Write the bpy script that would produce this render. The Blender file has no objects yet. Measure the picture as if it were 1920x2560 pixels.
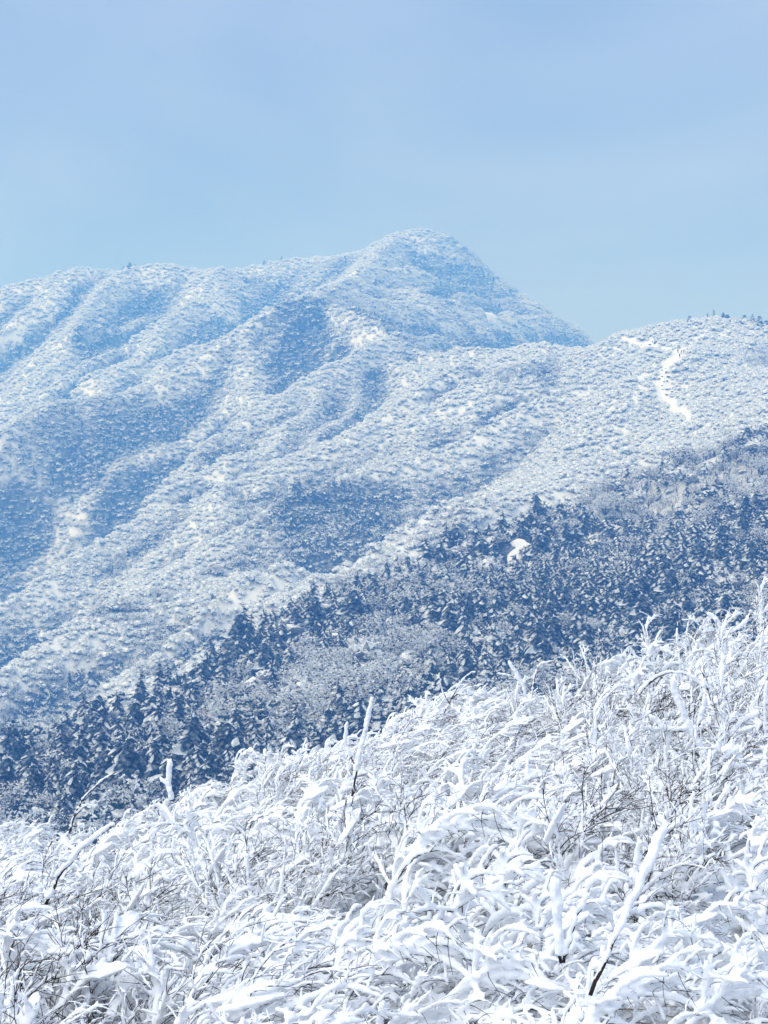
import bpy, math, random
import numpy as np
from mathutils import Vector, Euler

SC = bpy.context.scene
COL = SC.collection
R = math.radians
rng = np.random.default_rng(7)
random.seed(7)

# ------------------------------------------------------------------ camera
EYE = 1.75                      # eye height above the spot where the photographer stands
FP = 3509.0                     # focal length in the units used for the survey points below
CX, CY = 829.5, 1106.0
cam_d = bpy.data.cameras.new('camera')
cam = bpy.data.objects.new('camera', cam_d)
COL.objects.link(cam)
cam.location = (0, 0, EYE)
cam.rotation_euler = (R(90), 0, 0)
cam_d.sensor_fit = 'VERTICAL'
cam_d.sensor_height = 24.0
cam_d.lens = 24.0 * FP / 2212.0
cam_d.clip_start = 0.05
cam_d.clip_end = 6000
SC.camera = cam

# ------------------------------------------------------------------ sky, sun, exposure
SUN_EL, SUN_AZ = R(52), R(236)       # azimuth clockwise from north (+Y): behind the camera, left
w = bpy.data.worlds.new('World')
SC.world = w
w.use_nodes = True
nt = w.node_tree
nt.nodes.clear()
out = nt.nodes.new('ShaderNodeOutputWorld')
bg = nt.nodes.new('ShaderNodeBackground')
bg.inputs['Strength'].default_value = 0.066
sky = nt.nodes.new('ShaderNodeTexSky')
sky.sky_type = 'NISHITA'
sky.sun_disc = False
sky.sun_elevation = SUN_EL
sky.sun_rotation = SUN_AZ
sky.air_density = 1.4
sky.dust_density = 0.6
sky.ozone_density = 3.0
tc = nt.nodes.new('ShaderNodeTexCoord')
mp = nt.nodes.new('ShaderNodeMapping')
mp.inputs['Scale'].default_value = (1.0, 1.0, 2.6)
mp.inputs['Rotation'].default_value = (R(8), R(14), R(30))
ns = nt.nodes.new('ShaderNodeTexNoise')
ns.inputs['Scale'].default_value = 2.6
ns.inputs['Detail'].default_value = 5
ns.inputs['Roughness'].default_value = 0.5
ns.inputs['Distortion'].default_value = 0.5
cr = nt.nodes.new('ShaderNodeValToRGB')
cr.color_ramp.elements[0].position = 0.38
cr.color_ramp.elements[0].color = (0.300, 0.408, 0.690, 1)
cr.color_ramp.elements[1].position = 0.62
cr.color_ramp.elements[1].color = (0.420, 0.538, 0.835, 1)
sc10 = nt.nodes.new('ShaderNodeVectorMath')
sc10.operation = 'SCALE'
sc10.inputs['Scale'].default_value = 6.4
mx = nt.nodes.new('ShaderNodeMix')
mx.data_type = 'RGBA'
mx.inputs['Factor'].default_value = 0.86            # a thin even overcast over the blue
L = nt.links.new
L(tc.outputs['Generated'], mp.inputs['Vector'])
L(mp.outputs['Vector'], ns.inputs['Vector'])
L(ns.outputs['Fac'], cr.inputs['Fac'])
L(cr.outputs['Color'], sc10.inputs[0])
L(sky.outputs['Color'], mx.inputs['A'])
L(sc10.outputs['Vector'], mx.inputs['B'])
L(mx.outputs['Result'], bg.inputs['Color'])
L(bg.outputs['Background'], out.inputs['Surface'])

sun_d = bpy.data.lights.new('sun', 'SUN')
sun_d.energy = 1.5
sun_d.angle = R(85)
sun_d.color = (0.955, 0.975, 1.0)
sun = bpy.data.objects.new('sun', sun_d)
COL.objects.link(sun)
sd = Vector((math.sin(SUN_AZ) * math.cos(SUN_EL), math.cos(SUN_AZ) * math.cos(SUN_EL), math.sin(SUN_EL)))
sun.rotation_euler = sd.to_track_quat('Z', 'Y').to_euler()
sun.location = (-30, -30, 60)

vs = SC.view_settings
vs.view_transform = 'Standard'
vs.look = 'None'
vs.exposure = 1.18
vs.gamma = 1.0
vs.use_curve_mapping = False
SC.cycles.max_bounces = 8
SC.cycles.diffuse_bounces = 8
SC.cycles.volume_bounces = 1
SC.cycles.use_denoising = True

# ------------------------------------------------------------------ helpers
def tag(o, label=None, cat=None, group=None, kind=None):
    if label: o['label'] = label
    if cat: o['category'] = cat
    if group: o['group'] = group
    if kind: o['kind'] = kind
    return o

def link(o, parent=None):
    COL.objects.link(o)
    if parent: o.parent = parent
    return o

def mesh_from(name, V, F, mats, midx=None, smooth=False):
    """V (n,3) array, F list of index tuples or (m,k) array"""
    me = bpy.data.meshes.new(name)
    V = np.asarray(V, dtype=np.float32)
    if isinstance(F, np.ndarray):
        k = F.shape[1]; m = F.shape[0]
        me.vertices.add(len(V)); me.vertices.foreach_set('co', V.ravel())
        me.loops.add(m * k); me.loops.foreach_set('vertex_index', F.astype(np.int32).ravel())
        me.polygons.add(m); me.polygons.foreach_set('loop_start', np.arange(0, m * k, k, dtype=np.int32))
        me.update(calc_edges=True)
    else:
        me.from_pydata([tuple(v) for v in V.tolist()], [], F)
    for mt in (mats if isinstance(mats, (list, tuple)) else [mats]):
        me.materials.append(mt)
    if midx is not None:
        me.polygons.foreach_set('material_index', np.asarray(midx, dtype=np.int32))
    if smooth:
        me.polygons.foreach_set('use_smooth', np.ones(len(me.polygons), dtype=bool))
    me.update()
    return me

def material(name, base, rough=0.8, spec=0.15):
    m = bpy.data.materials.new(name)
    m.use_nodes = True
    b = m.node_tree.nodes['Principled BSDF']
    b.inputs['Base Color'].default_value = (*base, 1)
    b.inputs['Roughness'].default_value = rough
    b.inputs['Specular IOR Level'].default_value = spec
    return m, m.node_tree, b

def noise_mix(nt, b, scale, c0, c1, p0=0.35, p1=0.65, detail=4, coord='Object', bump=0.0, bscale=None, bdist=0.02):
    t = nt.nodes.new('ShaderNodeTexCoord')
    n = nt.nodes.new('ShaderNodeTexNoise')
    n.inputs['Scale'].default_value = scale
    n.inputs['Detail'].default_value = detail
    r = nt.nodes.new('ShaderNodeValToRGB')
    r.color_ramp.elements[0].position = p0
    r.color_ramp.elements[0].color = (*c0, 1)
    r.color_ramp.elements[1].position = p1
    r.color_ramp.elements[1].color = (*c1, 1)
    nt.links.new(t.outputs[coord], n.inputs['Vector'])
    nt.links.new(n.outputs['Fac'], r.inputs['Fac'])
    nt.links.new(r.outputs['Color'], b.inputs['Base Color'])
    if bump:
        n2 = nt.nodes.new('ShaderNodeTexNoise')
        n2.inputs['Scale'].default_value = bscale or scale * 2
        n2.inputs['Detail'].default_value = 5
        bp = nt.nodes.new('ShaderNodeBump')
        bp.inputs['Strength'].default_value = bump
        bp.inputs['Distance'].default_value = bdist
        nt.links.new(t.outputs[coord], n2.inputs['Vector'])
        nt.links.new(n2.outputs['Fac'], bp.inputs['Height'])
        nt.links.new(bp.outputs['Normal'], b.inputs['Normal'])
    return r

# ------------------------------------------------------------------ materials
M_SNOW, t_, b_ = material('rime_snow', (0.88, 0.90, 0.92), 0.7, 0.1)
noise_mix(t_, b_, 9.0, (0.88, 0.895, 0.91), (0.93, 0.94, 0.95), bump=0.35, bscale=70, bdist=0.006)
M_TWIG, t_, b_ = material('dark_twig', (0.03, 0.024, 0.022), 0.8, 0.1)
noise_mix(t_, b_, 14.0, (0.016, 0.013, 0.014), (0.075, 0.05, 0.035), 0.35, 0.8)
M_STRAW, t_, b_ = material('dead_stem', (0.22, 0.15, 0.09), 0.8, 0.1)
noise_mix(t_, b_, 20.0, (0.15, 0.09, 0.05), (0.30, 0.21, 0.13))
M_TSNOW, t_, b_ = material('tree_snow', (0.80, 0.84, 0.88), 0.8, 0.05)
noise_mix(t_, b_, 5.0, (0.72, 0.77, 0.82), (0.88, 0.90, 0.92))
M_RIME, t_, b_ = material('rime_twigs', (0.66, 0.70, 0.75), 0.85, 0.05)
noise_mix(t_, b_, 6.0, (0.64, 0.69, 0.75), (0.86, 0.89, 0.91), 0.3, 0.6)
M_LEAF, t_, b_ = material('conifer_needles', (0.012, 0.034, 0.042), 0.75, 0.1)
noise_mix(t_, b_, 11.0, (0.007, 0.022, 0.032), (0.30, 0.34, 0.38), 0.46, 0.74, detail=6)
M_GREY, t_, b_ = material('frosted_twigs', (0.22, 0.25, 0.28), 0.85, 0.05)
noise_mix(t_, b_, 4.0, (0.10, 0.12, 0.145), (0.34, 0.37, 0.40))
M_GREEN, t_, b_ = material('evergreen_leaves', (0.03, 0.07, 0.06), 0.75, 0.1)
noise_mix(t_, b_, 4.0, (0.012, 0.036, 0.042), (0.034, 0.068, 0.062))
M_FROST, t_, b_ = material('frosted_boughs', (0.62, 0.67, 0.72), 0.85, 0.05)
noise_mix(t_, b_, 9.0, (0.42, 0.48, 0.54), (0.74, 0.78, 0.82), 0.35, 0.65, detail=5)
M_BARK, t_, b_ = material('bark', (0.05, 0.04, 0.04), 0.9, 0.05)
noise_mix(t_, b_, 8.0, (0.03, 0.025, 0.028), (0.09, 0.075, 0.07))
M_ROCK, t_, b_ = material('dark_rock', (0.09, 0.09, 0.10), 0.85, 0.1)
noise_mix(t_, b_, 2.0, (0.05, 0.05, 0.06), (0.16, 0.16, 0.17), bump=0.5, bscale=4, bdist=0.1)
M_FIELD, t_, b_ = material('trodden_snow', (0.88, 0.90, 0.93), 0.8, 0.05)
noise_mix(t_, b_, 0.25, (0.80, 0.83, 0.87), (0.93, 0.94, 0.95), bump=0.5, bscale=0.6, bdist=0.4)

def terrain_material():
    m, nt, b = material('snowy_ground', (0.7, 0.74, 0.78), 0.9, 0.03)
    t = nt.nodes.new('ShaderNodeTexCoord')
    at = nt.nodes.new('ShaderNodeAttribute'); at.attribute_name = 'litter'
    n = nt.nodes.new('ShaderNodeTexNoise'); n.inputs['Scale'].default_value = 0.28; n.inputs['Detail'].default_value = 9
    n.inputs['Roughness'].default_value = 0.65
    n2 = nt.nodes.new('ShaderNodeTexNoise'); n2.inputs['Scale'].default_value = 5.0; n2.inputs['Detail'].default_value = 6
    ad = nt.nodes.new('ShaderNodeMath'); ad.operation = 'ADD'
    hf = nt.nodes.new('ShaderNodeMath'); hf.operation = 'MULTIPLY'; hf.inputs[1].default_value = 0.5
    sm = nt.nodes.new('ShaderNodeMath'); sm.operation = 'SUBTRACT'
    r = nt.nodes.new('ShaderNodeValToRGB')
    r.color_ramp.elements[0].position = 0.04; r.color_ramp.elements[0].color = (0.035, 0.045, 0.055, 1)
    r.color_ramp.elements[1].position = 0.22; r.color_ramp.elements[1].color = (0.76, 0.80, 0.84, 1)
    bp = nt.nodes.new('ShaderNodeBump'); bp.inputs['Strength'].default_value = 0.7; bp.inputs['Distance'].default_value = 0.6
    k = nt.links.new
    k(t.outputs['Object'], n.inputs['Vector']); k(t.outputs['Object'], n2.inputs['Vector'])
    k(n.outputs['Fac'], ad.inputs[0]); k(n2.outputs['Fac'], ad.inputs[1]); k(ad.outputs[0], hf.inputs[0])
    k(hf.outputs[0], sm.inputs[0]); k(at.outputs['Fac'], sm.inputs[1])
    k(sm.outputs[0], r.inputs['Fac']); k(r.outputs['Color'], b.inputs['Base Color'])
    k(n.outputs['Fac'], bp.inputs['Height']); k(bp.outputs['Normal'], b.inputs['Normal'])
    return m
M_GROUND = terrain_material()

# ------------------------------------------------------------------ noise
_T = rng.random((256, 256)).astype(np.float64)
def vnoise(x, y):
    xi = np.floor(x).astype(int); yi = np.floor(y).astype(int)
    fx = x - xi; fy = y - yi
    fx = fx * fx * fx * (fx * (fx * 6 - 15) + 10); fy = fy * fy * fy * (fy * (fy * 6 - 15) + 10)
    a = _T[xi & 255, yi & 255]; b = _T[(xi + 1) & 255, yi & 255]
    c = _T[xi & 255, (yi + 1) & 255]; d = _T[(xi + 1) & 255, (yi + 1) & 255]
    return (a + (b - a) * fx) * (1 - fy) + (c + (d - c) * fx) * fy - 0.5
def fbm(x, y, wl, octv=4, gain=0.5):
    s = 0; a = 1.0
    for i in range(octv):
        s = s + a * vnoise(x / wl + 17.3 * i, y / wl - 9.1 * i)
        wl *= 0.5; a *= gain
    return s

# ------------------------------------------------------------------ terrain: surveyed ridge lines (bearing, height, distance)
def P(px, py, d):
    return ((px - CX) / FP * d, d, EYE + (CY - py) / FP * d)

RIDGES = [  # (height of crest above the slope, width, cover height, points)
    (8, 70, 3.0, [(-250,760,1180),(-60,650,1220),(0,627,1230),(100,593,1250),(190,580,1260),(280,571,1270),(340,573,1280),(400,575,1290),(450,578,1300),(500,579,1310),(540,574,1320),(570,568,1330),(605,562,1340),(640,556,1350),
             (740,547,1390),(840,504,1430),(900,493,1450),(975,508,1455),(1020,548,1450),(1060,590,1440),(1095,614,1430),(1130,636,1420),
             (1165,656,1405),(1200,676,1390),(1240,697,1370),(1280,718,1350),(1400,800,1300),(1700,910,1200)]),
    (7, 55, 2.0, [(1190,752,850),(1290,745,810),(1345,715,795),(1410,695,785),(1500,684,775),(1560,686,768),(1620,700,758),(1659,718,752),(1800,770,720),(2000,850,680)]),
    (40, 40, 2.5, [(855,505,1420),(800,562,1260),(740,597,1120),(690,632,1010),(640,640,985),(520,705,950),(420,765,920),(330,820,890),
              (230,850,870),(140,867,850),(0,950,800),(-150,1040,760)]),
    (40, 44, 2.5, [(280,573,1270),(215,620,1220),(165,690,1150),(140,770,1090),(0,875,1020),(-150,960,960)]),
    (30, 34, 2.5, [(500,582,1310),(440,622,1240),(370,690,1160),(300,760,1090),(200,800,1040)]),
    (34, 30, 2.0, [(690,632,1010),(760,660,960),(820,690,930),(860,716,905),(1000,748,870),(1190,752,850)]),
    (42, 34, 2.5, [(860,718,905),(700,798,850),(626,833,830),(550,884,800),(500,923,785),(425,962,765),(400,1006,740),(310,1096,700),
              (240,1146,675),(150,1196,650),(95,1241,630),(0,1291,610),(-150,1370,570)]),
    (13, 30, 2.0, [(1080,765,820),(980,800,790),(850,860,755),(740,925,725),(640,985,700),(560,1030,680)]),
    (34, 30, 2.0, [(1400,748,745),(1330,778,728),(1250,815,712),(1190,847,700),(1110,882,690),(1055,917,680),(980,957,670),(830,1000,650),
              (700,1040,630),(650,1056,620),(550,1120,590),(450,1180,565),(350,1231,545),(290,1265,530),(150,1350,500),(0,1440,470),(-150,1520,440)]),
    (15, 20, 4.0, [(2000,850,440),(1800,880,440),(1659,915,432),(1560,950,432),(1450,995,438),(1330,1010,440),(1265,1070,425),(1210,1125,415),
             (1130,1155,405),(975,1180,395),(830,1228,380),(700,1264,365),(575,1322,350),(500,1382,340),(450,1432,330),
             (350,1478,320),(250,1518,310),(130,1555,300),(0,1612,290),(-150,1670,280)]),
]
EXTRA = [(1490,748,690),(1480,870,610),(1490,905,575),(1650,800,650),(1650,870,540),(1300,900,640),(1200,1000,560),(1000,1080,520),
         (750,1150,520),(880,1120,540),(0,1800,205),(400,1720,215),(800,1570,245),(1000,1525,255),(1200,1485,265),(1500,1390,285),
         (1659,1330,290),(2000,1250,290),(-200,1850,200),(0,2150,110),(800,1950,115),(1659,1700,125),(-200,2200,110),(1900,1650,125),
         (1400,1250,340),(1600,1150,360),(1150,1300,330),(800,1400,310),(500,1530,280),(250,1620,260),(950,1300,340),
         (0,1150,780),(250,1000,820),(0,760,1150),(1000,850,800),(930,640,1250),(1050,690,1250),(900,580,1340)]
RP = []
for A, wd, ch, pts in RIDGES:
    a = np.array([P(*p) for p in pts]); RP.append((A, wd, a))

MD = RP[-1][2]                                    # crest line of the forested near ridge
mu = MD[:, 0] / MD[:, 1]; o_ = np.argsort(mu); mu = mu[o_]; md = MD[o_, 1]

def bump_field(x, y, unit=False):
    B = np.zeros_like(x)
    for A, wd, a in RP:
        d2 = np.full_like(x, 1e12)
        for i in range(len(a) - 1):
            p, q = a[i], a[i + 1]
            vx, vy = q[0] - p[0], q[1] - p[1]
            t = np.clip(((x - p[0]) * vx + (y - p[1]) * vy) / (vx * vx + vy * vy), 0, 1)
            d2 = np.minimum(d2, (x - p[0] - t * vx) ** 2 + (y - p[1] - t * vy) ** 2)
        q = np.exp(-(np.sqrt(d2 + 4) - 2) / wd)
        B = np.maximum(B, q if unit else A * q)
    return B

ctrl = []
for (A, wd, ch, pts) in RIDGES:
    for p in pts:
        x, y, z = P(*p); ctrl.append((x, y, z - ch))
for p in EXTRA:
    x, y, z = P(*p); ctrl.append((x, y, z - 2.0))
for x in (-700, -350, 0, 350, 700):
    ctrl.append((x, 1750, 120)); ctrl.append((x, 2300, 20)); ctrl.append((x, 2700, 0))
for x in (250, 420, 600):
    ctrl.append((x, 1000, 55))
ctrl += [(-120, 20, -12), (120, 20, -6), (0, 40, -14), (-500, 700, -10), (-500, 1000, 70), (-800, 1300, 120), (500, 450, 25), (-300, 250, -45), (300, 200, -20)]
C = np.array(ctrl)
cx, cy = C[:, 0], C[:, 1]
cz = C[:, 2] - bump_field(cx.copy(), cy.copy())
S_ = 300.0
def tps(r2): return 0.5 * r2 * np.log(r2 + 1e-9)
n = len(C)
K = tps(((cx[:, None] - cx) ** 2 + (cy[:, None] - cy) ** 2) / S_ ** 2) + np.eye(n) * 0.0006
Q = np.stack([np.ones(n), cx / S_, cy / S_], 1)
Am = np.block([[K, Q], [Q.T, np.zeros((3, 3))]])
sol = np.linalg.solve(Am, np.concatenate([cz, np.zeros(3)]))
wk, pk = sol[:n], sol[n:]

FX = np.array([-3.2, -2.36, -2.0, -1.66, -1.16, -0.8, -0.37, 0.0, 0.34, 0.9, 1.06, 1.43, 1.77, 2.02, 2.36, 3.4])
FZ = (CY - np.array([1765, 1765, 1785, 1775, 1695, 1640, 1590, 1518, 1485, 1512, 1462, 1408, 1362, 1335, 1312, 1260])) / 350.9 * 1.5 - 0.54 + EYE
def near_ground(x, y):
    g10 = np.interp(x * 10 / np.maximum(y, 5), FX, FZ) + np.clip(x - 3.4, 0, 20) * 0.12 + np.clip(x + 3.2, -20, 0) * 0.1
    t = np.clip((y - 3.8) / 11.2, 0, 1)
    g = (EYE - 1.85) * (1 - t) + g10 * t
    g = g + 0.10 * fbm(x, y, 1.6, 3) + 0.02 * x * (1 - t)
    return g - np.clip(y - 15.6, 0, 400) * 0.48

def spurs(x, y):
    """lesser spurs and gullies that run down the face side by side"""
    c = x * .88 - y * .47 + 48 * fbm(x, y, 130, 3); l = x * .47 + y * .88
    a = 1 - 4 * np.abs(vnoise(c / 44, l / 330 + 3.3))
    b = 1 - 4 * np.abs(vnoise(c / 21 + 7.7, l / 140))
    g = 1 - 4 * np.abs(vnoise(x / 58 + 1.7, y / 90)) + .5 * (1 - 4 * np.abs(vnoise(x / 27, y / 40 + 5.1)))
    return 17 * a + 8 * b + 5 * g - 7

RES = None
BEHIND = []
for _k, _sl, _mx in ((0, .45, 260), (1, .5, 14)):
    _a = RP[_k][2]; _u = _a[:, 0] / _a[:, 1]; _o = np.argsort(_u)
    BEHIND.append((_u[_o], _a[_o, 1], _sl, _mx))
HOL = P(735, 1128, 545)
KNL = P(1122, 1190, 404)
def far_ground(x, y):
    o = np.empty_like(x)
    for s in range(0, len(x), 20000):
        xs, ys = x[s:s + 20000], y[s:s + 20000]
        k = tps(((xs[:, None] - cx) ** 2 + (ys[:, None] - cy) ** 2) / S_ ** 2)
        o[s:s + 20000] = k @ wk + pk[0] + pk[1] * xs / S_ + pk[2] * ys / S_
    o += bump_field(x, y)
    am = np.clip((y - np.interp(x / np.maximum(y, 1), mu, md) - 8) / 60, 0.12, 1) * np.clip((y - 150) / 60, 0, 1)
    am = am * np.interp(y, [1150, 1380], [1, .4]) * np.where(y < 900, np.interp(x, [60, 130], [1, .35]), 1)
    # gullies running down the spurs, plus rough ground
    u = x * 0.8 - y * 0.6; v = x * 0.6 + y * 0.8
    o += am * (5.0 * fbm(u + 15 * fbm(v, u, 90, 2), v * 0.45, 62, 3) + 1.6 * fbm(x, y, 22, 2))
    o += am * spurs(x, y) * (1 - .7 * bump_field(x, y, True))
    o -= 15 * np.exp(-((x - HOL[0]) ** 2 + (y - HOL[1]) ** 2) / 30.0 ** 2)      # the shaded hollow above the forest
    o += 4.2 * np.exp(-((x - KNL[0]) ** 2 + (y - KNL[1]) ** 2) / 20.0 ** 2)     # knoll with the bright clearing
    if RES is not None:
        wq = np.zeros_like(x); vq = np.zeros_like(x)
        for (qx, qy, qr) in RES:
            g = np.exp(-((x - qx) ** 2 + (y - qy) ** 2) / 38.0 ** 2)
            wq += g; vq += g * qr
        o += vq / (wq + .35)
    u_ = x / np.maximum(y, 1)                      # the ground falls away behind the two skylines
    for (ku, kd, sl, mxd) in BEHIND:
        o -= np.clip((u_ - ku[0] + .01) / .035, 0, 1) * np.clip(sl * (y - np.interp(u_, ku, kd) - 5), 0, mxd)
    return o

def H(x, y):
    x = np.atleast_1d(np.asarray(x, float)).copy(); y = np.atleast_1d(np.asarray(y, float)).copy()
    t = np.clip((y - 25) / 80, 0, 1); t = t * t * (3 - 2 * t)
    o = np.empty_like(x)
    nr = t < 1
    o[:] = 0
    if nr.any(): o[nr] += near_ground(x[nr], y[nr]) * (1 - t[nr])
    fr = t > 0
    if fr.any(): o[fr] += far_ground(x[fr], y[fr]) * t[fr]
    return o

_n = sum(len(q[3]) for q in RIDGES)
_r = C[:_n, 2] - far_ground(C[:_n, 0].copy(), C[:_n, 1].copy()) + 4.2 * np.exp(-((C[:_n, 0] - KNL[0]) ** 2 + (C[:_n, 1] - KNL[1]) ** 2) / 20.0 ** 2)
RES = [(C[i, 0], C[i, 1], _r[i]) for i in range(_n)]
NU = 330
ys = np.concatenate([np.arange(-6, 14, 0.3), np.arange(14, 60, 1.6), np.arange(60, 1520, 4.2), np.arange(1520, 1960, 20)])
us = np.linspace(-0.46, 0.46, NU)
GY, GU = np.meshgrid(ys, us, indexing='ij')
GX = GU * (GY + 14)
GZ = H(GX.ravel(), GY.ravel()).reshape(GX.shape)
NY = len(ys)
idx = np.arange(NY * NU).reshape(NY, NU)
F = np.stack([idx[:-1, :-1], idx[:-1, 1:], idx[1:, 1:], idx[1:, :-1]], -1).reshape(-1, 4)
me = mesh_from('ground', np.stack([GX, GY, GZ], -1).reshape(-1, 3), F, M_GROUND, smooth=True)

def in_forest(x, y): return y < np.interp(x / y, mu, md) + 6

def blur(a, kx, ky):
    for ax, k in ((1, kx), (0, ky)):
        p = np.pad(a, [(k, k) if i == ax else (0, 0) for i in (0, 1)], mode='edge')
        c = np.cumsum(p, ax); z0 = np.zeros_like(np.take(c, [0], ax))
        c = np.concatenate([z0, c], ax); n_ = a.shape[ax]
        a = (np.take(c, np.arange(2 * k + 1, 2 * k + 1 + n_), ax) - np.take(c, np.arange(0, n_), ax)) / (2 * k + 1)
    return a
GULLY = blur(blur(GZ, 7, 5), 7, 5) - GZ + 1.4 * (blur(blur(GZ, 3, 2), 3, 2) - GZ)                    # + in hollows, - on crests
LEE_SHADE = -np.gradient(GZ, axis=1) / np.gradient(GX, axis=1)   # + on right-facing slopes: less rime in the lee, plus painted relief shading
LEE_SHADE = blur(LEE_SHADE, 1, 1)
def at_grid(a, x, y):
    ui = np.clip(((x / (y + 14)) + 0.46) / 0.92 * (NU - 1), 0, NU - 1.001); yi = np.clip(np.interp(y, ys, np.arange(NY)), 0, NY - 1.001)
    i, j = yi.astype(int), ui.astype(int); f, g = yi - i, ui - j
    return (a[i, j] * (1 - g) + a[i, j + 1] * g) * (1 - f) + (a[i + 1, j] * (1 - g) + a[i + 1, j + 1] * g) * f

def on_ground(px, py, dmin=200, dmax=1500):
    """point of the ground seen along a bearing"""
    d = np.arange(dmin, dmax, 1.0)
    z = H((px - CX) / FP * d, d)
    hit = np.nonzero((z - EYE) / d >= (CY - py) / FP)[0]
    dd = d[hit[0]] if len(hit) else dmax
    x = (px - CX) / FP * dd
    return float(x), float(dd), float(H(x, dd)[0])

# where vegetation keeps less snow (x, y, radius, amount): gullies, evergreen stands, open crests
SPOT = []
for (px, py, d, r, a) in [(700,1100,555,30,.75),(780,1140,530,30,.7),(740,1180,510,24,.5),(640,655,985,26,.5),(560,760,930,30,.25),(1110,815,775,26,.5),(225,1315,540,12,.8),
        (130,905,880,30,.3),(320,930,860,30,.3),(600,600,1200,55,.35),(980,560,1350,60,.25),(1050,650,1320,50,.3),(170,720,1130,40,.3),
        (420,1000,750,25,.35),(260,1050,720,25,.3),(560,1080,610,14,.3),(1380,715,770,14,.45),(765,705,945,40,.55),(120,1150,690,30,.15),(1620,705,750,16,.35),
        (1100,1240,365,26,.6),(1230,1330,330,26,.6),(1200,1420,300,24,.6),(1000,1180,385,16,.45),(1640,960,420,14,.5),(1500,1240,340,40,.35),
        (400,1500,300,16,.6),(600,1350,325,26,.4),(200,1620,270,22,.55),(60,1690,255,20,.7),(120,1740,240,18,.6),(760,1280,355,20,.45),(330,1450,318,10,.4),
        (800,1480,275,22,-.42),(620,1500,272,16,-.35),(930,1300,345,12,-.4),(980,1400,300,14,-.4),(1340,1060,432,16,-.7),(1280,1290,350,14,-.3),(1480,1130,390,36,-.30),(1600,1100,380,34,-.25),
        (600,1580,255,14,-.35),(1400,760,720,60,-.5),(1000,770,840,50,-.3),(1500,880,600,50,-.35),(1230,930,620,60,-.15),(520,600,1280,80,-.25),(860,950,700,40,-.2)]:
    q = on_ground(px, py, 205); SPOT.append((q[0], q[1], r, a))
def dark_field(x, y):  # less rime, and relief shading put into the colour of plants and ground
    B = bump_field(x, y, True)
    fo = in_forest(x, y)
    d = np.where(fo, 0.82 + 0.9 * fbm(x, y + 40, 34, 3), 0.235 + np.clip(0.11 * at_grid(GULLY, x, y), -.3, .55) + 0.7 * np.clip(at_grid(LEE_SHADE, x, y), -.5, .6) + 0.22 * fbm(x, y, 55, 3)) + 0.2 * fbm(x + 91, y, 16, 2)
    d = d - 0.06 * np.clip((y - 700) / 600, 0, 1)
    d = np.where(y > 800, .30 + (d - .30) * .8, d)
    for sx, sy, r, a in SPOT:
        d = d + a * np.exp(-((x - sx) ** 2 + (y - sy) ** 2) / (r * r))
    return d

vx, vy = GX.ravel(), GY.ravel()
lit = np.where(vy > 60, np.clip(dark_field(vx, np.maximum(vy, 5)) * 0.36 + 0.17, 0.22, 0.46), 0.25)  # litter follows dark_field, so the painted relief shading darkens the ground too
at = me.attributes.new('litter', 'FLOAT', 'POINT')
at.data.foreach_set('value', lit.astype(np.float32))
ground = link(bpy.data.objects.new('ground', me))
tag(ground, 'snow-covered mountain slopes falling from the peak into the valley', 'mountain', kind='structure')

# horizon of the ground itself, to know which trees the photograph can show
ELEV = (GZ - EYE) / np.maximum(GY, 1)
CUM = np.maximum.accumulate(np.where(GY > 60, ELEV, -9), 0)
def shows(x, y, ztop):
    ui = np.clip(((x / (y + 14)) + 0.46) / 0.92 * (NU - 1), 0, NU - 1).round().astype(int)
    yi = np.clip(np.searchsorted(ys, y) - 2, 0, NY - 1)
    return (ztop - EYE) / y > CUM[yi, ui]
def pix(x, y, z): return CX + x / y * FP, CY - (z - EYE) / y * FP
# ------------------------------------------------------------------ snowy path and open snow patches
def ribbon(name, pts, label, cat, off=0.35, n=60, m=7):
    """pts: (px, py, half width); a strip of snow lying on the ground"""
    g = np.array([on_ground(p[0], p[1])[:2] + (p[2],) for p in pts])
    s = np.concatenate([[0], np.cumsum(np.hypot(np.diff(g[:, 0]), np.diff(g[:, 1])))])
    t = np.linspace(0, s[-1], n)
    X, Y, W = (np.interp(t, s, g[:, k]) for k in range(3))
    k = np.ones(7) / 7
    for a in (X, Y, W): a[3:-3] = np.convolve(a, k, 'valid')
    tx, ty = np.gradient(X), np.gradient(Y); l = np.hypot(tx, ty) + 1e-9
    nx, ny = -ty / l, tx / l
    q = np.linspace(-1, 1, m)
    VX = X[:, None] + nx[:, None] * q * W[:, None] * (1 + 1.1 * fbm(X * 3, Y * 3, 9, 3)[:, None])
    VY = Y[:, None] + ny[:, None] * q * W[:, None]
    VZ = H(VX.ravel(), VY.ravel()).reshape(VX.shape) + off * (1 - 1.6 * q ** 6) + 0.12 * fbm(VX, VY, 2.0, 2)
    V = np.stack([VX, VY, VZ], -1).reshape(-1, 3)
    id_ = np.arange(n * m).reshape(n, m)
    F = np.stack([id_[:-1, :-1], id_[:-1, 1:], id_[1:, 1:], id_[1:, :-1]], -1).reshape(-1, 4)
    o = link(bpy.data.objects.new(name, mesh_from(name, V, F, M_FIELD, smooth=True)))
    tag(o, label, cat, kind='structure')
    return V

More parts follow.
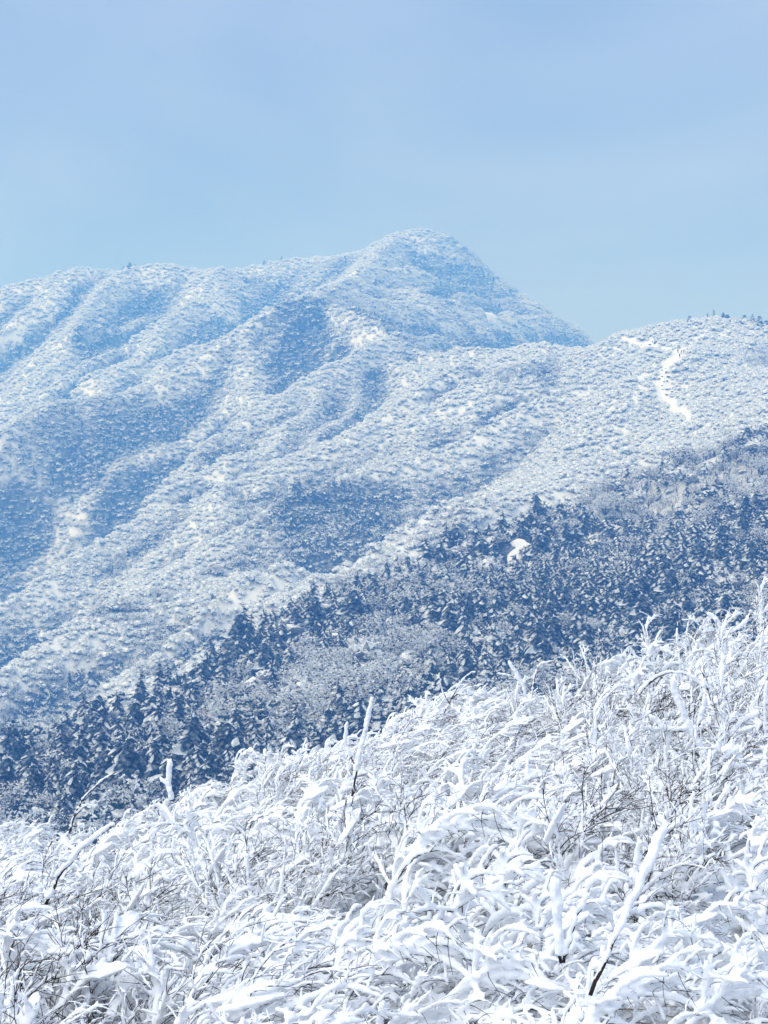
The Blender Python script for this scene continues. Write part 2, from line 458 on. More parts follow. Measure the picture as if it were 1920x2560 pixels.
PATHS = []
PATHS.append(ribbon('path', [(1500,906,0.42),(1475,893,0.57),(1455,879,0.61),(1437,862,0.71),(1427,842,0.86),(1428,822,0.93),(1436,800,1.00),(1450,783,1.29),(1464,770,1.61),(1480,757,1.50),(1492,748,0.90)],
       'trodden white path climbing the right hill to the hikers', 'path'))
PATHS.append(ribbon('path', [(1335,727,0.38),(1360,737,0.49),(1390,747,0.70),(1420,752,0.97),(1445,757,1.07),(1462,766,0.80)],
       'white path crossing the shoulder left of the hikers', 'path'))
PATHS.append(ribbon('snow_field', [(1097,1250,1.3),(1103,1228,2.0),(1111,1206,2.6),(1121,1187,2.6),(1129,1173,1.4)],
       'bright white clearing in the dark forest', 'clearing', off=0.5, n=30))
PATHS.append(ribbon('snow_field', [(1046,686,2.2),(1055,687,3.4),(1066,689,3.0),(1073,691,1.0)],
       'small white snow patch on the flank of the peak', 'snow patch', off=3.2, n=24))
PV = np.concatenate(PATHS)[:, :2]
CLR = PATHS[2]
def off_path(x, y, r=1.45):
    o = np.ones(len(x), bool)
    c0, c1 = CLR[:, 0] / CLR[:, 1], CLR[:, 1]
    u = x / y                                            # low ground in front of the clearing stays open too
    o &= ~((u > c0.min() - .008) & (u < c0.max() + .006) & (y > c1.min() - 55) & (y < c1.max() + 4))
    near = (x > PV[:, 0].min() - 8) & (x < PV[:, 0].max() + 8)
    ii = np.nonzero(near)[0]
    for s in range(0, len(ii), 4000):
        j = ii[s:s + 4000]
        o[j] = ((x[j, None] - PV[:, 0]) ** 2 + (y[j, None] - PV[:, 1]) ** 2).min(1) > r * r
    return o

# ------------------------------------------------------------------ tree models (1 m tall; scaled where they stand)
class Geo:
    def __init__(s): s.v = []; s.f = []
    def poly(s, pts):
        b = len(s.v); s.v += [tuple(p) for p in pts]; s.f.append(tuple(range(b, b + len(pts))))
    def strip(s, A, B):
        b = len(s.v); n = len(A)
        s.v += [tuple(p) for p in A] + [tuple(p) for p in B]
        for i in range(n - 1): s.f.append((b + i, b + i + 1, b + n + i + 1, b + n + i))

def taper(g, pts, rad, k=5):
    b = len(g.v)
    for p, r in zip(pts, rad):
        for j in range(k):
            a = 2 * math.pi * j / k
            g.v.append((p[0] + r * math.cos(a), p[1] + r * math.sin(a), p[2]))
    for i in range(len(pts) - 1):
        for j in range(k):
            g.f.append((b + i * k + j, b + i * k + (j + 1) % k, b + (i + 1) * k + (j + 1) % k, b + (i + 1) * k + j))

import bmesh
def _ico(sub):
    bm = bmesh.new(); bmesh.ops.create_icosphere(bm, subdivisions=sub, radius=1.0)
    V = [v.co.copy() for v in bm.verts]; F = [tuple(v.index for v in f.verts) for f in bm.faces]
    bm.free(); return V, F
ICO = {1: _ico(1), 2: _ico(2)}
def lump(r, c, ax, rad, gtop, gbot, cut, sub=1, jag=.22):
    """a lumpy clump of boughs: snow on the faces that look up, twigs and leaves below"""
    V0, F0 = ICO[sub]
    ax = Vector(ax).normalized(); sx = ax.cross(Vector((0, 0, 1)))
    sx = sx.normalized() if sx.length > .1 else Vector((1, 0, 0)); sz = sx.cross(ax)
    P_ = []
    for q in V0:
        m = 1 + r.uniform(-jag, jag)
        P_.append(Vector(c) + (ax * q.y * rad[1] + sx * q.x * rad[0] + sz * q.z * rad[2]) * m)
    it, ib = {}, {}
    for f in F0:
        nz = (P_[f[1]] - P_[f[0]]).cross(P_[f[2]] - P_[f[0]]).normalized().z
        g, ix = (gtop, it) if nz > cut + r.uniform(-.25, .25) else (gbot, ib)  # snow-free undersides, kept dark to paint in the shadow beneath each clump
        for i in f:
            if i not in ix: ix[i] = len(g.v); g.v.append(tuple(P_[i]))
        g.f.append(tuple(ix[i] for i in f))

def puff(seed, cut=0.0, n=11, h=.8):
    r = random.Random(seed)
    trunk, twig, sn = Geo(), Geo(), Geo()
    for k in range(3):
        a = k * 2.1 + r.random()
        taper(trunk, [(0, 0, -.1), (math.cos(a) * .2, math.sin(a) * .2, .5)], [.03, .01], 3)
    for k in range(n):
        a = r.random() * 6.283; u = r.random() ** .6 * .48
        z = h * math.sqrt(max(0, 1 - (u / .6) ** 2)) * r.uniform(.55, 1.0)
        q = r.uniform(.13, .26)
        lump(r, (math.cos(a) * u, math.sin(a) * u, max(.12, z - q * .3)), (r.uniform(-1, 1), r.uniform(-1, 1), r.uniform(-.3, .8)), (q, q * r.uniform(.9, 1.6), q * r.uniform(.7, 1.0)), sn, twig, cut, 1, .3)
    return trunk, twig, sn

def frosted_bush(seed, rime):
    r = random.Random(seed)
    trunk, twig, sn = shrub_far(seed, rime, 90)
    for k in range(8):
        a = k * 1.256 + r.random(); u = r.uniform(.05, .46); q = r.uniform(.15, .27)
        lump(r, (math.cos(a) * u, math.sin(a) * u, r.uniform(.25, .62) * (1 - u * .8)), (r.uniform(-1, 1), r.uniform(-1, 1), .3), (q, q * 1.3, q), sn, twig, {True: -.35, False: .1}[rime > .7], 1, .32)
    return trunk, twig, sn

def conifer(seed, snow=0.7, wide=0.27, whorls=13, jag=1.0, taper_p=0.8):
    r = random.Random(seed)
    trunk, leaf, sn = Geo(), Geo(), Geo()
    lx, ly = r.uniform(-.09, .09), r.uniform(-.06, .06)
    taper(trunk, [(0, 0, -.08), (lx * .3, ly * .3, .35), (lx, ly, .97)], [.028, .02, .004])
    for i in range(whorls):
        zc = z = .06 + .90 * (i / (whorls - 1)) ** .92
        rad = wide * (1 - z) ** taper_p * r.uniform(.82, 1.15) + .012
        nb = max(4, int(9 - 5 * z))
        a0 = r.random() * 6.28
        for j in range(nb):
            a = a0 + 6.283 * j / nb + r.uniform(-.3, .3)
            z = min(.97, max(.05, zc + r.uniform(-.05, .05)))
            ln = rad * r.uniform(.65, 1.25)
            dx, dy = math.cos(a), math.sin(a)
            droop = r.uniform(.55, 1.35) * (1 - .4 * z)
            wv = ln * r.uniform(.30, .48)
            T = (0, .3, .6, .85, 1)
            W = (.15, .75, 1.0, .65, .05)
            sp = [(lx * z + dx * ln * t, ly * z + dy * ln * t, z + .22 * ln * t - droop * ln * t * t * 1.15) for t in T]
            def edge(sg, sc, up, low):
                o = []
                for p, wq, t in zip(sp, W, T):
                    q = sg * wv * wq * sc * r.uniform(1 - .4 * jag, 1 + .4 * jag)
                    o.append((p[0] - dy * q, p[1] + dx * q, p[2] + up - low * abs(q)))
                return o
            leaf.strip(edge(-1, 1, 0, .75), sp); leaf.strip(sp, edge(1, 1, 0, .75))
            face = math.cos(a - 2.75)                     # windward boughs carry the snow
            if r.random() < snow * (.62 + .55 * face):
                up = .006 + .045 * ln
                t0 = 0 if r.random() < .6 else 1
                mid = [(p[0], p[1], p[2] + up * 1.4) for p in sp][t0:]
                sc_ = r.uniform(.7, 1.0) * (.85 + .2 * face)
                sn.strip(edge(-1, sc_, up * .5, .7)[t0:], mid); sn.strip(mid, edge(1, sc_, up * .5, .7)[t0:])
                for l in range(2):
                    k_ = r.choice((2, 3, 3)); q = wv * r.uniform(.18, .34)
                    e_ = Vector(sp[k_]) + Vector((-dy, dx, 0)) * wv * r.uniform(-.5, .5) + Vector((0, 0, up * .5))
                    lump(r, e_, Vector(sp[4]) - Vector(sp[1]), (q * .7, q * 1.2, q * .6), sn, leaf, -.2, 1, .3)
    if snow > .3:
        taper(sn, [(lx, ly, .93), (lx, ly, .97), (lx, ly, 1.0)], [.02, .016, .003], 4)
    return trunk, leaf, sn

def rimed_tree(seed, rime=0.8, spread=0.42, dome=0.5, nclump=120, trunkh=.25):
    """bare broadleaf tree, every spray of twigs furred with rime"""
    r = random.Random(seed)
    trunk, twig, sn = Geo(), Geo(), Geo()
    taper(trunk, [(0, 0, -.08), (r.uniform(-.03, .03), 0, trunkh), (r.uniform(-.06, .06), r.uniform(-.06, .06), .75)], [.03, .022, .006])
    for k in range(5):
        a = k * 1.256 + r.random(); q = spread * .75
        taper(trunk, [(0, 0, trunkh * r.uniform(.7, 1.2)), (math.cos(a) * q * .5, math.sin(a) * q * .5, trunkh + .22), (math.cos(a) * q, math.sin(a) * q, r.uniform(.55, .8))], [.014, .010, .004], 4)
    lob = [(r.uniform(-.5, .5) * spread, r.uniform(-.5, .5) * spread, r.uniform(.45, .75), r.uniform(.18, .34)) for _ in range(6)]
    for k in range(nclump):
        cx_, cy_, cz_, cr_ = r.choice(lob)
        a = r.random() * 6.283; ph = math.acos(r.uniform(-.5, 1))
        q = r.uniform(.6, 1.0)
        p = Vector((cx_ + math.cos(a) * math.sin(ph) * cr_ * q * 1.2, cy_ + math.sin(a) * math.sin(ph) * cr_ * q * 1.2, cz_ + math.cos(ph) * cr_ * q))
        out = Vector((p.x - cx_ * .5, p.y - cy_ * .5, .15 + (p.z - cz_))).normalized()
        g = sn if r.random() < rime else twig
        s = r.uniform(.028, .065)
        for b in range(3):
            d = (out + Vector((r.uniform(-.9, .9), r.uniform(-.9, .9), r.uniform(-.5, .7)))).normalized()
            side = d.cross(Vector((r.uniform(-1, 1), r.uniform(-1, 1), r.uniform(-1, 1)))).normalized()
            tip = p + d * s * r.uniform(.9, 1.6) + Vector((0, 0, -s * .3))
            g.poly([p - side * s * .30, p + d * s * .6 + side * s * -.45, tip, p + d * s * .5 + side * s * .45])
    return trunk, twig, sn

def shrub_far(seed, rime=0.85, n=70, flat=0.75):
    r = random.Random(seed)
    trunk, twig, sn = Geo(), Geo(), Geo()
    for k in range(4):
        a = k * 1.57 + r.random()
        taper(trunk, [(0, 0, -.1), (math.cos(a) * .25, math.sin(a) * .25, .5)], [.025, .008], 3)
    for k in range(n):
        a = r.random() * 6.283; u = r.random() ** .5; q = r.uniform(.75, 1.05)
        p = Vector((math.cos(a) * u * .6, math.sin(a) * u * .6, flat * math.sqrt(max(0, 1 - u * u)) * q + .05))
        out = Vector((p.x, p.y, p.z + .1)).normalized()
        g = sn if r.random() < rime else twig
        s = r.uniform(.06, .125)
        for b in range(3):
            d = (out + Vector((r.uniform(-.8, .8), r.uniform(-.8, .8), r.uniform(-.6, .4)))).normalized()
            side = d.cross(Vector((r.uniform(-1, 1), r.uniform(-1, 1), r.uniform(-1, 1)))).normalized()
            g.poly([p - side * s * .35, p + d * s * .6 - side * s * .5, p + d * s * r.uniform(.9, 1.5), p + d * s * .5 + side * s * .5])
    return trunk, twig, sn

def joined(name, geos, mats):
    V, F, MI = [], [], []
    for k, g in enumerate(geos):
        b = len(V); V += g.v
        F += [tuple(i + b for i in f) for f in g.f]; MI += [k] * len(g.f)
    return mesh_from(name, V, F, mats, MI)

# kinds: 0-2 rime shrub, 3-5 rimed tree, 6-9 conifers with less and less snow, 10 evergreen shrub
FAR = []
for s, rm in ((1, .98), (2, .88), (3, .58)):
    FAR.append(joined('rime_shrub', frosted_bush(s, rm), [M_BARK, M_GREY, M_TSNOW]))
for s, rm in ((4, .92), (5, .85), (6, .7)):
    FAR.append(joined('rimed_tree', rimed_tree(s, rm, nclump=190), [M_BARK, M_BARK, M_RIME]))
for s, sn_ in ((11, .95), (12, .8), (13, .6), (14, .4)):
    FAR.append(joined('conifer', conifer(s, sn_, .34, 11, 1.1, .6), [M_BARK, M_LEAF, M_FROST]))
FAR.append(joined('evergreen_shrub', frosted_bush(9, .32), [M_BARK, M_GREEN, M_TSNOW]))
lib = bpy.data.collections.new('far_cover')
for k, m in enumerate(FAR):
    lib.objects.link(bpy.data.objects.new('far_cover_%02d' % k, m))

def scatter(name, pts, rot, scl, var, label, cat):
    me = bpy.data.meshes.new(name)
    me.vertices.add(len(pts)); me.vertices.foreach_set('co', pts.astype(np.float32).ravel())
    a = me.attributes.new('rot', 'FLOAT_VECTOR', 'POINT'); a.data.foreach_set('vector', rot.astype(np.float32).ravel())
    a = me.attributes.new('scl', 'FLOAT_VECTOR', 'POINT'); a.data.foreach_set('vector', scl.astype(np.float32).ravel())
    a = me.attributes.new('var', 'INT', 'POINT'); a.data.foreach_set('value', var.astype(np.int32))
    o = link(bpy.data.objects.new(name, me))
    ng = bpy.data.node_groups.new(name, 'GeometryNodeTree')
    ng.interface.new_socket('Geometry', in_out='INPUT', socket_type='NodeSocketGeometry')
    ng.interface.new_socket('Geometry', in_out='OUTPUT', socket_type='NodeSocketGeometry')
    N = ng.nodes.new
    gi, go = N('NodeGroupInput'), N('NodeGroupOutput')
    ci = N('GeometryNodeCollectionInfo'); ci.inputs['Collection'].default_value = lib
    ci.inputs['Separate Children'].default_value = True; ci.inputs['Reset Children'].default_value = True
    ip = N('GeometryNodeInstanceOnPoints'); ip.inputs['Pick Instance'].default_value = True
    def attr(nm, ty):
        q = N('GeometryNodeInputNamedAttribute'); q.data_type = ty; q.inputs['Name'].default_value = nm
        return q.outputs['Attribute']
    k = ng.links.new
    k(gi.outputs[0], ip.inputs['Points']); k(ci.outputs[0], ip.inputs['Instance'])
    k(attr('var', 'INT'), ip.inputs['Instance Index'])
    e2r = N('FunctionNodeEulerToRotation')
    k(attr('rot', 'FLOAT_VECTOR'), e2r.inputs[0]); k(e2r.outputs[0], ip.inputs['Rotation'])
    k(attr('scl', 'FLOAT_VECTOR'), ip.inputs['Scale'])
    k(ip.outputs[0], go.inputs[0])
    md_ = o.modifiers.new('scatter', 'NODES'); md_.node_group = ng
    tag(o, label, cat, kind='stuff')
    return o

# ------------------------------------------------------------------ where vegetation grows
def jittered(y0, y1, sp, um):
    X, Y = [], []
    y = y0
    while y < y1:
        n = int(2 * um * y / sp)
        X.append((np.arange(n) - n / 2 + rng.random(n) * 1.6) * sp); Y.append(y + (rng.random(n) - .5) * sp * 2.2); y += sp
    return np.concatenate(X), np.concatenate(Y)

def pick_kinds(x, y, D, forest):
    q = D + rng.normal(0, .10, len(x))
    v = np.zeros(len(x), int)
    th = [(.15, 0), (.34, 1), (.40, 3), (.55, 2), (.62, 4), (.76, 6), (.92, 7), (1.15, 8), (9, 9)]
    lo = -9
    for t, k in th:
        v[(q >= lo) & (q < t)] = k; lo = t
    lowk = forest & (v <= 2)
    v[lowk] = rng.choice((3, 4, 5, 6, 2), lowk.sum())
    ev = (rng.random(len(x)) < .25) & (q > .5) & ~forest
    v[ev] = 10
    cf = (v >= 6) & (v <= 9) & ~forest & (rng.random(len(x)) < .75)
    v[cf] = np.where(q[cf] > .8, 10, 2)
    mixd = forest & (v >= 6) & (v <= 9) & (rng.random(len(x)) < .34)
    v[mixd] = rng.choice((10, 10, 10, 5, 2), mixd.sum())
    b = (v == 4) & (rng.random(len(x)) < .5); v[b] = 5
    return v
HK = np.array([1.8, 1.95, 1.9, 2.7, 2.8, 3.0, 3.2, 3.6, 4.0, 4.4, 1.8])      # usual heights of the kinds

def cover(x, y):
    k = off_path(x, y); x, y = x[k], y[k]
    z = H(x, y); fo = in_forest(x, y)
    D = dark_field(x, y); v = pick_kinds(x, y, D, fo)
    h = HK[v] * np.clip(np.exp(rng.normal(-.05, .33, len(x))), .4, 1.9) * np.where(y > 900, 1.15, np.where(fo, np.where((v <= 2) | (v == 10), 1.75, 1.2), 1.0))
    return x, y, z, v, h, fo

xs1, ys1 = jittered(190, 470, 2.35, .30)
xs2, ys2 = jittered(265, 900, 2.05, .30)
xs3, ys3 = jittered(900, 1490, 2.6, .29)
f1 = in_forest(xs1, ys1); f2 = in_forest(xs2, ys2)
x, y, z, v, h, fo = cover(np.concatenate([xs1[f1], xs2[~f2], xs3]), np.concatenate([ys1[f1], ys2[~f2], ys3]))
vis = shows(x, y, z + h * 1.3)
x, y, z, v, h, fo = (a[vis] for a in (x, y, z, v, h, fo))
rotz = rng.normal(0, .6, len(x)) + np.where(v <= 5, rng.random(len(x)) * 6.283, 0)

# the trees that stand largest in view become things of their own
px, py = pix(x, y, z + h * .6)
fpx = np.interp(px, [0, 120, 250, 420, 550, 800, 950, 1150, 1330, 1540, 1659], [1755, 1780, 1740, 1650, 1600, 1510, 1470, 1480, 1400, 1330, 1310])
inview = (px > -8) & (px < 1667) & (py < fpx - 4)
size = h / y * inview
con = (v >= 6) & (v <= 9) & fo & inview
dec = (v >= 3) & (v <= 5) & fo & inview
def largest(mask, n):
    i = np.nonzero(mask)[0]
    return i[np.argsort(-size[i])][:n]
i_con, i_dec = largest(con, 300), largest(dec, 150)
single = np.zeros(len(x), bool); single[i_con] = True; single[i_dec] = True

far_m = ~single
pts = np.stack([x, y, z - .1], 1)
tilt = np.stack([rng.normal(0, .08, len(x)), rng.normal(0, .08, len(x)), rotz], 1)
wid = np.where(v <= 2, rng.uniform(.95, 1.5, len(x)), np.where(v == 10, 1.5, rng.uniform(.85, 1.25, len(x))))
scl = np.stack([h * wid, h * wid, h], 1)
m1 = far_m & ~fo
scatter('mountain_forest', pts[m1], tilt[m1], scl[m1], v[m1], 'frosted woodland and shrubs covering the far mountain slopes', 'woodland')
m2 = far_m & fo
scatter('valley_forest', pts[m2], tilt[m2], scl[m2], v[m2], 'smaller frosted trees filling the dark valley forest', 'forest')

def region(px, py):
    c = ('at the left edge', 'by the thin bent twig', 'behind the snow pillar', 'well left of centre', 'just left of centre', 'at the centre', 'left of the clearing',
         'under the clearing', 'right of the clearing', 'above the forked white twig', 'below the snowy path', 'at the right edge')[int(np.clip(px / 1659 * 12, 0, 11))]
    top = np.interp(px, [0, 250, 500, 830, 1130, 1330, 1659], [1590, 1497, 1362, 1213, 1145, 996, 905])
    bot = np.interp(px, [0, 120, 250, 420, 550, 800, 950, 1150, 1330, 1540, 1659], [1755, 1780, 1740, 1650, 1600, 1510, 1470, 1480, 1400, 1330, 1310])
    t = (py - top) / (bot - top)
    return ('high in the forest ' if t < .38 else ('midway in the forest ' if t < .72 else 'above the bushes ')) + c

CON = []
for s, sn_ in ((21, .98), (22, .95), (23, .85), (24, .8), (25, .6), (26, .5)):
    g = conifer(s, sn_, .27 + .03 * (s % 4), (16, 12, 14)[s % 3], 1.1, (.55, .75, .42)[s % 3])
    CON.append([mesh_from(nm, q.v, q.f, mt) for nm, q, mt in zip(('trunk', 'crown', 'snow_cover'), g, (M_BARK, M_LEAF, M_FROST))])
DEC = []
for s, rm in ((31, .9), (32, .85), (33, .75), (34, .65)):
    g = rimed_tree(s, rm, nclump=480)
    DEC.append([mesh_from(nm, q.v, q.f, mt) for nm, q, mt in zip(('trunk', 'crown', 'rime_cover'), g, (M_BARK, M_BARK, M_RIME))])

def plant(name, meshes, i, label, cat, group):
    e = link(bpy.data.objects.new(name, None))
    e.empty_display_size = .3
    e.location = (x[i], y[i], z[i] - .1)
    e.rotation_euler = tuple(tilt[i]); e.scale = tuple(scl[i])
    for m in meshes:
        c = link(bpy.data.objects.new(m.name.split('.')[0], m), e)
        if c.name[0] != 't': c['kind'] = 'stuff'
    tag(e, label, cat, group)
    return e
for i in i_con:
    k = {6: (0, 1), 7: (1, 2, 3), 8: (3, 4), 9: (4, 5)}[int(v[i])]
    look = {6: 'snow-laden conifer', 7: 'snow-dusted conifer', 8: 'patchy conifer', 9: 'very dark conifer'}[int(v[i])]
    look = ('broad ' if wid[i] > 1.12 else ('slim ' if wid[i] < .95 else '')) + look
    look = ('tall ' if h[i] > HK[v[i]] * 1.5 else ('small ' if h[i] < HK[v[i]] * 1.15 else '')) + look
    rg = region(px[i], py[i])
    plant('conifer_tree', CON[random.choice(k)], i, look + ' ' + rg, 'conifer', look + ' ' + rg)
for i in i_dec:
    look = 'pale rimed tree' if v[i] == 4 else ('thinly frosted tree' if v[i] == 5 else 'white rimed tree')
    rg = region(px[i], py[i])
    plant('rimed_tree', DEC[random.choice((0, 1)) if v[i] == 3 else random.choice((1, 2, 3))], i, look + ' ' + rg, 'tree', look + ' ' + rg)

# dark little conifers standing against the sky on the right hill and on the left ridge
def skyline_tree(px0, d, hgt, label, k, wide=1.0):
    xx = (px0 - CX) / FP * d
    dd = np.arange(d - 60, d + 60, 2.0)
    zz = H((px0 - CX) / FP * dd, dd)
    j = int(np.argmax((zz - EYE) / dd))
    e = link(bpy.data.objects.new('conifer_tree', None))
    e.location = ((px0 - CX) / FP * dd[j], dd[j], zz[j] - .2)
    e.rotation_euler = (random.uniform(-.08, .08), random.uniform(-.08, .08), random.random() * 6)
    e.scale = (hgt * wide, hgt * wide, hgt)
    for m in CON[k]: link(bpy.data.objects.new(m.name.split('.')[0], m), e)
    tag(e, label, 'conifer', 'dark conifers on the skyline')
for px0, hgt, lab, wd in [(1488, 3.2, 'leftmost small dark conifer on the right hill skyline', 1.4), (1527, 4.2, 'low dark conifer on the right hill skyline, left of the tallest spire', 1.0),
                      (1543, 6.0, 'tallest thin dark spire of a conifer on the right hill skyline', .8), (1560, 4.2, 'round dark conifer just right of the tallest spire on the right skyline', 1.9),
                      (1571, 3.2, 'small dark conifer beside the round one on the right skyline', 1.8), (1606, 4.0, 'dark conifer between the round one and the pointed pair on the right skyline', 1.6),
                      (1628, 5.6, 'pointed dark conifer, left of the pair near the right edge of the skyline', 1.4), (1638, 5.0, 'pointed dark conifer, right of the pair near the right edge of the skyline', 1.4),
                      (1655, 4.2, 'dark conifer at the very right edge of the skyline', 1.9)]:
    skyline_tree(px0, 765, hgt, lab, random.choice((4, 5)), wd)
for px0, hgt, lab, wd in [(268, 5.5, 'left dark tree of the clump on the far left ridge skyline', 1.4), (279, 7.0, 'tallest dark tree of the clump on the far left ridge skyline', 1.5), (292, 5.0, 'right dark tree of the clump on the far left ridge skyline', 1.5),
                          (572, 5.5, 'dark tree on the skyline midway between the left ridge and the peak', 1.5), (608, 6.0, 'thin dark tree on the ridge skyline left of the peak', .8)]:
    skyline_tree(px0, 1290, hgt * .75, lab, 5, wd)

# ------------------------------------------------------------------ stones on the path
def stone_mesh(seed):
    r = random.Random(seed)
    import bmesh
    bm = bmesh.new(); bmesh.ops.create_icosphere(bm, subdivisions=1, radius=.5)
    for q in bm.verts:
        q.co = Vector((q.co.x * 1.3, q.co.y, q.co.z * .7)) * r.uniform(.75, 1.25)
    bm.faces.ensure_lookup_table()
    me = bpy.data.meshes.new('rock'); bm.to_mesh(me); bm.free()
    me.materials.append(M_ROCK); me.materials.append(M_TSNOW)
    for f in me.polygons: f.material_index = 1 if f.normal.z > .75 else 0
    return me
STN = [stone_mesh(s) for s in range(5)]
spots = [(1421,805,.9),(1430,802,.7),(1438,800,.8),(1440,808,1.4),(1418,812,.8),(1430,815,1.0),(1446,805,1.0),(1424,822,1.2),(1434,827,.9),(1444,818,1.6),(1450,820,1.0),
         (1441,829,1.1),(1430,836,.8),(1431,846,.9),(1440,845,1.2),(1447,843,.8),(1452,848,1.0),(1458,841,1.4),(1463,850,1.3),(1440,857,1.2),(1450,857,.8),(1469,845,1.1),
         (1404,747,1.2),(1414,744,1.2),(1409,741,.8),(1425,757,.7),(1436,757,.6),(1452,757,.8),(1472,752,.7),(1480,750,.7),(1487,747,.6),(1386,749,.8),(1487,781,1.4)]
for (a, b, s) in spots:
    gx, gy, gz = on_ground(a, b, 480)
    o = link(bpy.data.objects.new('rock', random.choice(STN)))
    o.location = (gx, gy, gz + .35); o.scale = (s * 1.15, s * 1.0, s * .9); o.rotation_euler = (0, 0, random.random() * 6)
    where = 'on the white shoulder around the hikers' if b < 790 else 'on the white path below the hikers'
    tag(o, 'small dark stone poking through snow ' + where, 'rock', 'stones ' + where)

# ------------------------------------------------------------------ hikers
def skinned(name, joints, edges, rads, mat, sub=1):
    me = bpy.data.meshes.new(name); me.from_pydata(joints, edges, [])
    o = bpy.data.objects.new(name, me); COL.objects.link(o)
    sk = o.modifiers.new('skin', 'SKIN')
    for i, q in enumerate(me.skin_vertices[0].data):
        rr = rads[i]; q.radius = rr if isinstance(rr, tuple) else (rr, rr)
    me.skin_vertices[0].data[0].use_root = True
    o.modifiers.new('sub', 'SUBSURF').levels = sub
    dg = bpy.context.evaluated_depsgraph_get()
    nm = bpy.data.meshes.new_from_object(o.evaluated_get(dg))
    bpy.data.objects.remove(o); bpy.data.meshes.remove(me)
    nm.name = name; nm.materials.clear(); nm.materials.append(mat)
    nm.polygons.foreach_set('use_smooth', np.ones(len(nm.polygons), bool))
    return nm
M_SKIN, _, _ = material('skin', (.45, .28, .2))
M_HAIR, _, _ = material('dark_hair', (.02, .018, .016))
JK = {}
for nm, c in (('dark', (.03, .03, .045)), ('red', (.45, .05, .05)), ('maroon', (.16, .03, .04)), ('navy', (.03, .05, .11))):
    JK[nm] = material(nm + '_cloth', c)[0]
def person(loc, rz, top, legs, st, label, size=1.72):
    e = link(bpy.data.objects.new('person', None)); e.location = loc; e.rotation_euler = (0, 0, rz); e.scale = (size / 1.75,) * 3
    s = st
    J = [(0, 0, .95), (0, .02, 1.2), (0, .02, 1.42), (0, 0, 1.52), (0, -.01, 1.62), (0, -.015, 1.71),
         (.19, .02, 1.40), (.27, -.06 - s * .1, 1.15), (.26, -.22 - s * .15, .98), (-.19, .02, 1.40), (-.27, .06 + s * .1, 1.15), (-.26, .0 + s * .12, .92),
         (.10, 0, .90), (.11, -.10 - s * .2, .50), (.11, -.02 - s * .25, .06), (.11, -.16 - s * .25, .03),
         (-.10, 0, .90), (-.11, s * .1, .50), (-.11, .08 + s * .35, .07), (-.11, -.05 + s * .35, .03)]
    E = [(0, 1), (1, 2), (2, 3), (3, 4), (4, 5), (2, 6), (6, 7), (7, 8), (2, 9), (9, 10), (10, 11), (0, 12), (12, 13), (13, 14), (14, 15), (0, 16), (16, 17), (17, 18), (18, 19)]
    rd = [(.15, .10), (.14, .10), (.15, .10), .06, .10, .085, .07, .05, .035, .07, .05, .035, .09, .065, .045, .04, .09, .065, .045, .04]
    link(bpy.data.objects.new('body', skinned('body', J, E, rd, M_SKIN)), e)
    link(bpy.data.objects.new('jacket', skinned('jacket', [J[k] for k in (0, 1, 2, 6, 7, 8, 9, 10, 11)], [(0, 1), (1, 2), (2, 3), (3, 4), (4, 5), (2, 6), (6, 7), (7, 8)],
         [(.20, .16), (.20, .16), (.19, .14), .10, .085, .06, .10, .085, .06], JK[top])), e)
    link(bpy.data.objects.new('trousers', skinned('trousers', [J[k] for k in (0, 12, 13, 14, 16, 17, 18)], [(0, 1), (1, 2), (2, 3), (0, 4), (4, 5), (5, 6)],
         [(.17, .14), .12, .09, .075, .12, .09, .075], JK[legs])), e)
    link(bpy.data.objects.new('hair', skinned('hair', [(0, .02, 1.66), (0, .03, 1.74)], [(0, 1)], [.105, .085], M_HAIR)), e)
    tag(e, label, 'person', 'hikers on the right hill')
for (a, b, rz, tp, lg, st, lab) in [
        (1464.5, 767, .6, 'dark', 'dark', .6, 'person in dark clothes striding, leftmost of the hikers on the white shoulder'),
        (1468, 775, -.4, 'navy', 'dark', .4, 'person in dark blue clothes, lowest of the hikers on the white path'),
        (1472, 766, .2, 'red', 'navy', .3, 'person in a red jacket among the hikers on the white shoulder'),
        (1477, 765.5, 2.6, 'dark', 'navy', .5, 'person in dark clothes just right of the red jacket'),
        (1484.3, 761, .9, 'maroon', 'dark', .2, 'person in a dark red jacket, rightmost and farthest of the hikers'),
        (1363, 818, 1.2, 'navy', 'dark', .4, 'lone person in dark clothes on the slope left of the path')]:
    gx, gy, gz = on_ground(a, b, 480)
    person((gx, gy, gz + (.30 if a > 1400 else .9)), rz, tp, lg, st, lab)

# ------------------------------------------------------------------ foreground: wind-bent shrubs cased in rime
def nrm(a): return a / (np.linalg.norm(a) + 1e-9)
def strand(r, p, d, L, nseg, wind, sag, wob):
    pts = [p]; st = L / nseg
    for i in range(nseg):
        t = i / nseg
        d = nrm(d + wind * (.35 / nseg * 4) + np.array([0, 0, -sag * t * 4 / nseg]) + r.normal(0, wob, 3))
        p = p + d * st; pts.append(p)
    return np.array(pts)

